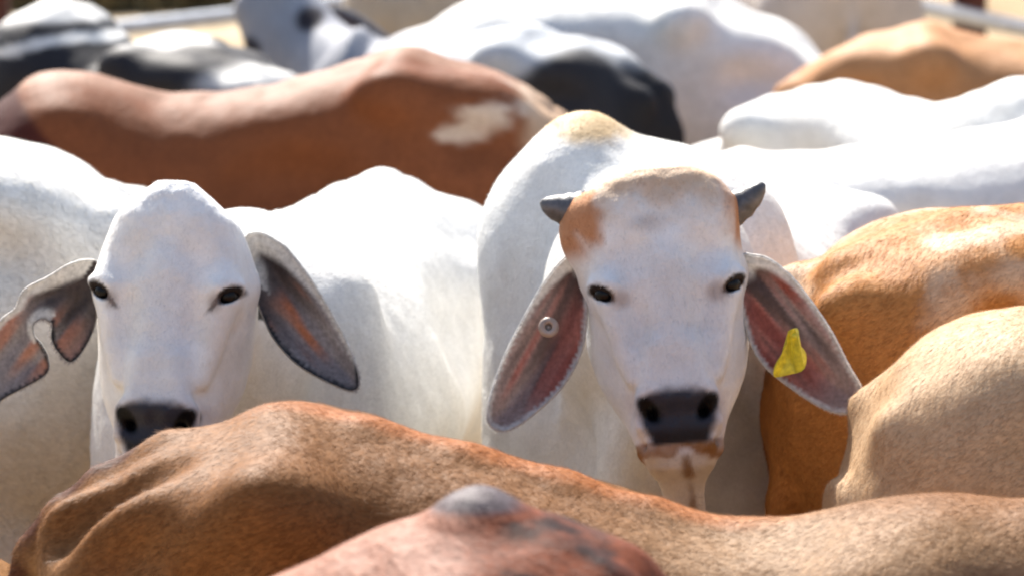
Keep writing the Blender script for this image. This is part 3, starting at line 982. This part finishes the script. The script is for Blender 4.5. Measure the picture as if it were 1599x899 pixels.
def ear_tag(info, e, poly, conv, lift):
    C = close_spline(poly, 3)
    V = [conv(x, y, lift - .006 * math.sin(i * .9)) for i, (x, y) in enumerate(C)]
    n = len(V)
    off = np.array(info['w2l'](np.array([0, -.004, 0])) - info['w2l'](np.zeros(3)))
    bm = bmesh.new()
    f0 = [bm.verts.new(v + off) for v in V]; f1 = [bm.verts.new(v) for v in V]
    bm.faces.new(f0); bm.faces.new(f1[::-1])
    for i in range(n):
        bm.faces.new((f0[i], f1[i], f1[(i + 1) % n], f0[(i + 1) % n]))
    bmesh.ops.triangulate(bm, faces=[f for f in bm.faces if len(f.verts) > 4])
    st_ = bmesh.ops.create_uvsphere(bm, u_segments=12, v_segments=8, radius=.0052)
    bmesh.ops.translate(bm, verts=st_['verts'], vec=Vector(conv(1242, 527, lift - .006)))
    bmesh.ops.recalc_face_normals(bm, faces=bm.faces)
    me = bpy.data.meshes.new("ear_tag"); bm.to_mesh(me); bm.free(); me.materials.append(TAG_YELLOW)
    o = bpy.data.objects.new("ear_tag", me); COL.objects.link(o); o.parent = e
    return o


ear_button(A, earL, la(857, 517, .02), .0165)
tg = ear_tag(A, earR, [(1233, 520), (1243, 515), (1250, 520), (1250, 538), (1262, 556), (1259, 578), (1240, 588), (1213, 593), (1212, 575), (1227, 552), (1231, 538)], la, .0)

# ---- the polled white cow on the left, torn ear
POLL_E = np.array([-.5840, 7.8, 1.5869])
KE = 916.


def col_E(P, rel, ih):
    n = len(P)
    c = mixc(np.tile(WHITE, (n, 1)), FACE, ih) * (1 + .05 * fbm(P, 5, 3))[:, None]
    a, b, q = rel.T
    nz = fbm(P, 14, 3)
    c = mixc(c, (.54, .58, .64), ih * .35 * sstep(.08, .2, b + .05 * nz) * sstep(.07, .03, np.abs(a)))
    c = mixc(c, (.56, .45, .34), ih * .45 * sstep(.05, .1, a + .03 * nz) * sstep(.15, .3, b))
    ey = np.hypot(((np.abs(a) - .112) * math.cos(.62) - (b - .185) * math.sin(.62)) / .026, ((np.abs(a) - .112) * math.sin(.62) + (b - .185) * math.cos(.62)) / .0118)
    c = mixc(c, (.022, .018, .018), ih * sstep(1.15, .85, ey))
    c = mixc(c, (.05, .04, .04), ih * .85 * sstep(.007, .003, np.abs((np.abs(a) - .092) + (b - .198) * .7)) * sstep(.190, .197, b) * sstep(.222, .208, b))
    tear = np.sqrt(((np.abs(a) - .088) / .016) ** 2 + ((b - .20) / .022) ** 2)
    c = mixc(c, (.20, .16, .15), ih * .6 * sstep(1.2, .2, tear + .3 * nz))
    c = mixc(c, (.58, .50, .46), ih * .6 * sstep(.362, .385, b) * sstep(.11, .07, np.abs(a)))
    lo = sstep(1.05, .6, P[:, 2] + .15 * nz) * (1 - ih)
    c = mixc(c, (.56, .42, .26), .55 * lo)
    c = mixc(c, (.60, .52, .40), .5 * sstep(.7, .1, P[:, 0]) * sstep(1.25, 1.0, P[:, 2] + .1 * nz))
    return np.clip(c, 0, 1), np.zeros(n)


E_TOP = [(0, 1.16), (.1, 1.25), (.25, 1.335), (.42, 1.378), (.52, 1.373), (.7, 1.375), (.95, 1.37), (1.2, 1.375), (1.4, 1.375), (1.55, 1.24)]
te = math.radians(16)
E_ = cow("cow", "white hornless cow with a torn ear, staring at the camera beside the yellow-tagged one", (-.17, 10.1), -105, 1.0, E_TOP, col_E,
         grain=0.2, hairs=(95000, .012, .0010), step=.0145, fat=1.04, roof=1.65, hook_z=.17, hooks=.8, hump=[((1.38, 0, 1.30), (.16, .08, .10))],
         head=dict(o=POLL_E, v=(-.05, -math.sin(te), -math.cos(te)), w=(-.09, -math.cos(te), math.sin(te)), s=1.0), fine=True, ears=False, eye=(.113, .184),
         hwide=([-.012, 0, .03, .07, .11, .17, .22, .28, .34, .40, .44, .47, .495], [.03, .05, .094, .117, .125, .133, .124, .110, .096, .080, .079, .071, .046]))


def paint_E(side):
    def f(s, c, de, dm):
        n = len(s)
        q = np.stack([c, s * .03, np.zeros(n)], 1)
        st = fbm(q + 5.0 * side, 45, 2)
        x = np.tile(np.array([.27, .235, .235]), (n, 1))
        x = mixc(x, (.05, .036, .034), sstep(.62, .2, s + .2 * st))
        x = mixc(x, (.46, .14, .045), sstep(-.05, .4, st) * sstep(.25, .42, s) * sstep(.85, .6, s) * (.85 if side == 1 else .6))
        x = mixc(x, (.45, .42, .42), sstep(-.25, -.5, st) * sstep(.35, .5, s) * .6)
        out = c * side < 0
        wfur = np.where(out, np.interp(s, [0, .2, .5, 1], [.045, .026, .010, .005]), .006)
        rim = sstep(wfur * 1.2, wfur * .6, de + .15 * wfur * st)
        x = mixc(x, (.62, .60, .57), rim * out)
        x = mixc(x, (.02, .02, .022), np.maximum(rim * (1 - out) * sstep(.25, .35, s), sstep(.008, .003, de) * sstep(.85, .95, s)))
        return x
    return f


EARR_E = [(366, 425), (376, 388), (396, 380), (418, 388), (444, 406), (482, 452), (521, 512), (549, 565), (558, 600), (548, 614), (510, 602), (462, 577), (425, 540), (402, 495), (388, 455), (372, 445)]
EARL_E = [(142, 416), (105, 420), (70, 440), (32, 460), (18, 488), (-5, 508), (-40, 560), (-50, 620), (-30, 644), (5, 624), (64, 592), (67, 565), (58, 546), (46, 530), (46, 512), (60, 504), (75, 512), (74, 534), (84, 556), (104, 573), (126, 550), (141, 515), (146, 470), (148, 440)]
world_ear(E_, EARR_E, 265, 288, POLL_E, KE, paint_E(1), WHITE * .95, -.10, .0, .04, outer=-1, fringe=(.42, .40, .38))
world_ear(E_, EARL_E, 265, 288, POLL_E, KE, paint_E(-1), WHITE * .95, -.05, .0, .02, fringe=(.34, .31, .30))

# ------------------------------------------------------------------ the rest of the herd
# foreground
def tail_tint(c, P, pts, r, tint):
    d = np.full(len(P), 9.)
    for p, q in zip(pts, pts[1:]):
        p, q = np.array(p), np.array(q); v = q - p
        t = np.clip((P - p) @ v / (v @ v), 0, 1)
        d = np.minimum(d, np.linalg.norm(P - p - t[:, None] * v, axis=1))
    return mixc(c, tint, sstep(r, r * .8, d))


def spots_P(c, P, rel, ih):
    nz = fbm(P, 9, 3)
    c = mixc(c, (.33, .20, .10), .8 * sstep(1.08, .85, P[:, 2] + .06 * nz) * sstep(.5, .1, P[:, 0] + .1 * nz))
    c = mixc(c, (.34, .22, .12), .6 * sstep(.85, 1.15, P[:, 0] + .1 * nz) * sstep(1.14, 1.06, P[:, 2] + .03 * nz))
    c = mixc(c, (.33, .11, .028), .8 * sstep(.05, .02, np.abs(P[:, 1]) - .02 * nz) * sstep(.3, .5, P[:, 0]) * sstep(1.3, 1.0, P[:, 0]))
    return tail_tint(c, P, [(.19, -.01, 1.12), (.145, -.02, 1.09), (.085, -.03, 1.04), (.042, -.035, .985), (.012, -.035, .90), (.0, -.03, .8), (.0, -.02, .3)], .036, (.085, .028, .014))


def extra_P(S, zt, L):
    # cleft between the tail head and the pin bone, rib lines
    S.cap((.28, -.143, 1.155), (.13, -.163, 1.04), .03, .03, .045, cut=True)
    S.cap((.44, -.235, 1.12), (.30, -.21, .98), .03, .035, .05)
    for k in range(5):
        S.cap((.84 + .09 * k, -.262, 1.02), (.80 + .09 * k, -.30, .75), .018, .018, .03)


P_TOP = [(.05, .98), (.10, 1.05), (.16, 1.105), (.24, 1.162), (.29, 1.182), (.34, 1.199), (.38, 1.215), (.42, 1.222), (.47, 1.221), (.52, 1.214), (.57, 1.202), (.65, 1.184), (.73, 1.167), (.81, 1.147), (.88, 1.131), (.95, 1.113), (1.01, 1.097), (1.07, 1.086), (1.12, 1.081), (1.18, 1.079), (1.24, 1.089), (1.28, 1.106), (1.33, 1.12), (1.37, 1.128), (1.42, 1.129), (1.46, 1.121), (1.49, 1.111), (1.6, 1.08)]
cow("cow", "chestnut cow crossing the foreground with its dark tail at the lower left", (-.80, 7.32), -14, 1.08, P_TOP,
    hide((.205, .088, .027), under=(.235, .12, .045), spots=spots_P, dirt=(.34, .2, .1)), grain=.55, hairs=(90000, .016, .0012), step=.011, hz=.90, hollow=1.6, hooks=1.0, hook_z=.03, extra=extra_P,
    rump=.75, tail=[(.24, -.01, 1.13, .038), (.145, -.02, 1.08, .032), (.085, -.03, 1.035, .030), (.042, -.035, .98, .028), (.012, -.035, .90, .026), (.0, -.03, .8, .024), (.0, -.02, .5, .024), (.01, -.02, .35, .03)])


def spots_Q(c, P, rel, ih):
    nz = fbm(P, 9, 3)
    d = np.interp(P[:, 0], [.9, 1.05, 1.13, 1.2, 1.3], [1.22, 1.31, 1.385, 1.41, 1.42]) - P[:, 2] + .012 * nz + .006 * fbm(P, 45, 2)
    band = np.maximum(sstep(.022, .028, d) * sstep(.046, .038, d), sstep(.070, .076, d) * sstep(.100, .09, d))
    band = band * np.clip(.75 + .9 * fbm(P, 40, 2), .2, 1) * sstep(1.275, 1.245, P[:, 0] + .02 * nz + .3 * np.clip(d - .06, 0, 1))
    c = mixc(c, (.016, .005, .005), .97 * band)
    c = mixc(c, (.38, .20, .14), .7 * sstep(1.25, 1.36, P[:, 0] + .05 * nz))
    c = mixc(c, (.10, .10, .115), .85 * sstep(1.394, 1.406, P[:, 2] + .015 * nz) * sstep(1.22, 1.26, P[:, 0]))
    return c


Q_TOP = [(0, 1.10), (.2, 1.2), (.45, 1.25), (.9, 1.22), (1.0, 1.25), (1.05, 1.30), (1.08, 1.335), (1.13, 1.37), (1.2, 1.395), (1.3, 1.40), (1.4, 1.375), (1.49, 1.335), (1.55, 1.30), (1.63, 1.22)]


def extra_Q(S, zt, L):
    S.ell((1.30, 0, 1.36), (.06, .07, .065), .04)
    for off, x0, x1 in ((.033, 1.24, 1.08), (.10, 1.21, 1.03)):
        for yy in (.05, -.05):
            xs_ = np.linspace(x0, x1, 5)
            S.chain([(x, yy + .04 * k / 4, zt(x) - off - .006 + .006 * math.sin(2.1 * k + yy * 20), .014) for k, x in enumerate(xs_)], .04)
            for k in range(4):
                xa, xb = xs_[k], xs_[k + 1]
                S.cap((xa, yy + .06, zt(xa) - off - .03), (xb, yy + .07, zt(xb) - off - .03), .010, .010, .015, cut=True)


cow("cow", "reddish cow nearest the camera at the bottom edge, only its wrinkled dark-streaked hump showing", (1.25, 5.9), 176, 1.0, Q_TOP,
    hide((.20, .052, .020), spots=spots_Q, under=(.3, .10, .05), mottle=.3, dirt_amt=0), grain=0.9, hairs=(45000, .018, .0014), step=.013, hz=.95, extra=extra_Q, rough_amp=.011, neck_z=-.045, neck_r=.97)

O_TOP = [(-.02, 1.06), (0, 1.12), (.03, 1.18), (.05, 1.233), (.09, 1.262), (.12, 1.287), (.16, 1.312), (.21, 1.329), (.29, 1.337), (.45, 1.33), (.9, 1.28), (1.15, 1.28), (1.35, 1.32), (1.5, 1.24)]
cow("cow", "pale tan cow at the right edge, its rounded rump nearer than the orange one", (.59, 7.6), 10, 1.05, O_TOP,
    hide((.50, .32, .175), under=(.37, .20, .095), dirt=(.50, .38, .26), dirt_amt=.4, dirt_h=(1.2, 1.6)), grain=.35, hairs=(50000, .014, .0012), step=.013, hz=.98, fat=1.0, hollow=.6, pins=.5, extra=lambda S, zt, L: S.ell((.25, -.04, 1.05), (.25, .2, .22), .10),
    tail=[(.12, .06, 1.16, .04), (.09, .09, 1.05, .03), (.08, .10, .85, .024), (.06, .10, .6, .022), (.05, .10, .4, .03)])

N_TOP = [(0, 1.2), (.03, 1.243), (.07, 1.273), (.12, 1.302), (.19, 1.317), (.26, 1.331), (.28, 1.347), (.33, 1.351), (.38, 1.343), (.43, 1.328), (.46, 1.318), (.6, 1.30), (.9, 1.27), (1.15, 1.27), (1.35, 1.30), (1.5, 1.22)]
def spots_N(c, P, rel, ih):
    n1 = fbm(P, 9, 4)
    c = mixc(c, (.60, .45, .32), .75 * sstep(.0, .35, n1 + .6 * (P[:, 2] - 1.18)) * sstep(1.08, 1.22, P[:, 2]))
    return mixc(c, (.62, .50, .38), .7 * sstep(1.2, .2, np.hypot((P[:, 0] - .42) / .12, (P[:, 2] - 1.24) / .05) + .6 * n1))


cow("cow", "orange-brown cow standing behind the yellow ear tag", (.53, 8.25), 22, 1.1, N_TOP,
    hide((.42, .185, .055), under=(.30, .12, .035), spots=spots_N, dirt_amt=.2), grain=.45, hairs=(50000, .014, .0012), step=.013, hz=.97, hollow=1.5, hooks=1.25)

# second rank
def spots_F(c, P, rel, ih):
    nz = fbm(P, 5, 3)
    return mixc(c, (.70, .58, .42), .7 * sstep(1.22, .75, P[:, 2] + .2 * nz))


F_TOP = [(-.02, 1.2), (.01, 1.247), (.1, 1.276), (.16, 1.312), (.23, 1.335), (.28, 1.358), (.45, 1.37), (.7, 1.34), (.95, 1.32), (1.2, 1.33), (1.4, 1.38), (1.55, 1.26)]
cow("cow", "dusty white cow cut by the left edge behind the torn ear", (-.74, 9.3), 175, 1.1, F_TOP,
    hide(WHITE, spots=spots_F, dirt_amt=.3), hairs=(50000, .014, .0013), grain=.2, step=.016, hz=1.0, hollow=1.2)

cow("calf", "brown calf at the lower left edge, behind the dark tail", (-.84, 8.15), 165, .66, None,
    hide((.22, .10, .03), under=(.2, .09, .03)), step=.018, hz=.98)

C_TOP = [(0, 1.05), (.1, 1.12), (.32, 1.187), (.42, 1.188), (.56, 1.196), (.68, 1.205), (.86, 1.228), (.98, 1.246), (1.08, 1.264), (1.25, 1.30), (1.4, 1.33), (1.55, 1.22)]
cow("cow", "white cow with a long level sunlit back, directly behind the horned cow", (.10, 10.9), 5, 1.05, C_TOP,
    hide(WHITE, dirt_amt=.3), grain=.2, step=.016, hz=.9, hollow=1.2)

def spots_G(c, P, rel, ih):
    nz = fbm(P, 8, 3)
    c = mixc(c, (.46, .30, .22), .45 * sstep(1.18, 1.30, P[:, 2] + .05 * nz) * sstep(.12, .06, np.abs(P[:, 1])))  # paler band along the spine paints in the sunlit top of the back
    c = mixc(c, (.05, .011, .008), .97 * sstep(1.40, 1.44, P[:, 0] + .02 * nz + .7 * (1.25 - P[:, 2])))
    patch = sstep(1., .3, np.sqrt(((P[:, 0] - .22) / .17) ** 2 + ((P[:, 2] - 1.215 + .3 * (P[:, 0] - .22)) / .06) ** 2) + .9 * fbm(P * np.array([.6, 1, 1.5]), 20, 3))
    c = mixc(c, (.60, .50, .42), .75 * patch)
    return mixc(c, (.52, .36, .24), .85 * sstep(.17, .06, P[:, 0] + .05 * nz))


G_TOP = [(0, 1.16), (.04, 1.199), (.09, 1.268), (.17, 1.32), (.28, 1.342), (.34, 1.372), (.41, 1.378), (.48, 1.368), (.58, 1.34), (.68, 1.311), (.79, 1.281), (.94, 1.266), (1.09, 1.267), (1.17, 1.293), (1.27, 1.316), (1.34, 1.323), (1.39, 1.312), (1.43, 1.286), (1.46, 1.236), (1.52, 1.15), (1.6, 1.05)]
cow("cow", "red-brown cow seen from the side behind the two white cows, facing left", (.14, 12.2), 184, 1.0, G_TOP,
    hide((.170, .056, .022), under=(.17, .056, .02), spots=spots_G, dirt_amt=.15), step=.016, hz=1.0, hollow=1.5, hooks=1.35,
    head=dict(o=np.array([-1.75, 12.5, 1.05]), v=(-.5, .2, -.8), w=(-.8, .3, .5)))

D_TOP = [(0, 1.05), (.1, 1.13), (.21, 1.195), (.29, 1.261), (.39, 1.327), (.48, 1.383), (.58, 1.42), (.65, 1.431), (.78, 1.43), (.91, 1.41), (1.07, 1.394), (1.2, 1.405), (1.3, 1.439), (1.37, 1.496), (1.45, 1.517), (1.52, 1.50), (1.6, 1.35)]
cow("cow", "white cow whose hip and hump rise behind the long level white back at the right", (.47, 12.5), -50, .9, D_TOP,
    hide(WHITE * .97, dirt_amt=.2), grain=.2, step=.018, hz=1.03, hollow=1.3, hooks=1.1, fat=.9, drop=.0, pins=.5)

# far rank
def spots_J(c, P, rel, ih):
    nz = fbm(P, 5, 3)
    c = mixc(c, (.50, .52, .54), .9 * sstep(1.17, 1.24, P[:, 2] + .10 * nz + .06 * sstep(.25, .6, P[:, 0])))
    c = mixc(c, (.022, .022, .025), .95 * sstep(.08, .02, P[:, 0] + .03 * nz))
    return c


J_TOP = [(-.03, 1.02), (.01, 1.06), (.05, 1.111), (.12, 1.191), (.23, 1.236), (.34, 1.246), (.43, 1.270), (.56, 1.259), (.69, 1.23), (.8, 1.18), (.95, 1.10), (1.1, 1.05), (1.35, 1.03), (1.5, .93)]
cow("cow", "black and grey cow with a thick black tail, behind the red-brown rump", (.44, 14.0), 160, .95, J_TOP,
    hide((.03, .03, .034), spots=spots_J, dirt_amt=.05), step=.02, hz=.93, drop=-.02, neck_r=.8, neck_z=-.05, head=dict(o=np.array([-1.15, 14.7, .72]), v=(-.5, .2, -.8), w=(-.8, .3, .5)),
    tail=[(.10, 0, 1.17, .05), (.0, 0, 1.10, .045), (-.05, 0, .98, .040), (-.08, 0, .8, .036), (-.09, 0, .5, .04), (-.09, 0, .35, .03)])

PK = np.array([-.886, 15.9, 1.2079])
K_TOP = [(-.02, .88), (.04, .95), (.08, 1.0), (.16, 1.06), (.26, 1.14), (.36, 1.20), (.5, 1.24), (.9, 1.23), (1.1, 1.22), (1.21, 1.17), (1.31, 1.11), (1.42, 1.07), (1.52, 1.0)]


def spots_K(c, P, rel, ih):
    nz = fbm(P, 5, 3)
    c = mixc(c, (.22, .23, .27), .85 * np.maximum(ih, sstep(1.25, 1.45, P[:, 0] + .05 * nz)))
    ey = np.minimum(np.hypot(rel[:, 0] - .11, rel[:, 1] - .175), np.hypot(rel[:, 0] + .11, rel[:, 1] - .175))
    return mixc(c, (.03, .025, .03), ih * sstep(.055, .03, ey))


ro = math.radians(27)
cow("cow", "big white cow with a grey head at the upper left, its rump at centre top", (1.09, 15.2), 170, 1.05, K_TOP,
    hide(WHITE, spots=spots_K, dirt_amt=.2), step=.02, hz=.9, fat=1.15, drop=.045, neck_r=.8, neck_z=-.06,
    head=dict(o=PK, v=(math.sin(ro) * .95, -.25, -math.cos(ro)), w=(-.25, -.93, .2), s=1.1))

def spots_H(c, P, rel, ih):
    nz = fbm(P, 5.5, 3)
    x, z = P[:, 0] + .05 * nz, P[:, 2] + .03 * nz
    white = sstep(1.285, 1.31, z) * sstep(.7, .8, x)
    white = np.maximum(white, sstep(.025, .012, np.abs(z - 1.215 + .15 * (x - 1.0))) * sstep(.60, .70, x))
    white = np.maximum(white, sstep(1.255, 1.275, z) * sstep(.7, .6, x))
    white = np.maximum(white, sstep(.16, .06, x) * sstep(1.1, 1.15, z) * .9)
    m = 1 - white
    return mixc(c, (.025, .025, .03), m)


H_TOP = [(-.03, 1.12), (-.01, 1.148), (.15, 1.197), (.32, 1.248), (.42, 1.262), (.52, 1.234), (.67, 1.172), (.79, 1.259), (.9, 1.345), (.99, 1.345), (1.09, 1.304), (1.18, 1.223), (1.3, 1.13), (1.5, 1.05)]
cow("cow", "black and white patched cow at the upper left corner", (-.72, 13.8), 140, .95, H_TOP,
    hide(WHITE * .95, spots=spots_H, dirt_amt=.05), step=.02, hz=.95, drop=-.015)

M_TOP = [(0, 1.05), (.11, 1.147), (.16, 1.178), (.24, 1.215), (.34, 1.245), (.42, 1.256), (.5, 1.24), (.6, 1.222), (.73, 1.206), (.95, 1.19), (1.2, 1.2), (1.4, 1.26), (1.55, 1.15)]
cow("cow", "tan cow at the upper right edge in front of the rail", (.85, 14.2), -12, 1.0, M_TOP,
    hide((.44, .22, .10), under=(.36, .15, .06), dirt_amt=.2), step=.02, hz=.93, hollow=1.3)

cow("cow", "pale grey cow at the top edge between the white rump and the right rail", (1.30, 17.6), 95, 1.1, None,
    hide((.52, .47, .44), dirt_amt=.2), step=.022, hz=.95)
cow("cow", "dun cow at the top edge above the grey cow's neck", (-.42, 17.6), 82, 1.0, None,
    hide((.40, .35, .29), dirt_amt=.3), step=.022, hz=.95)
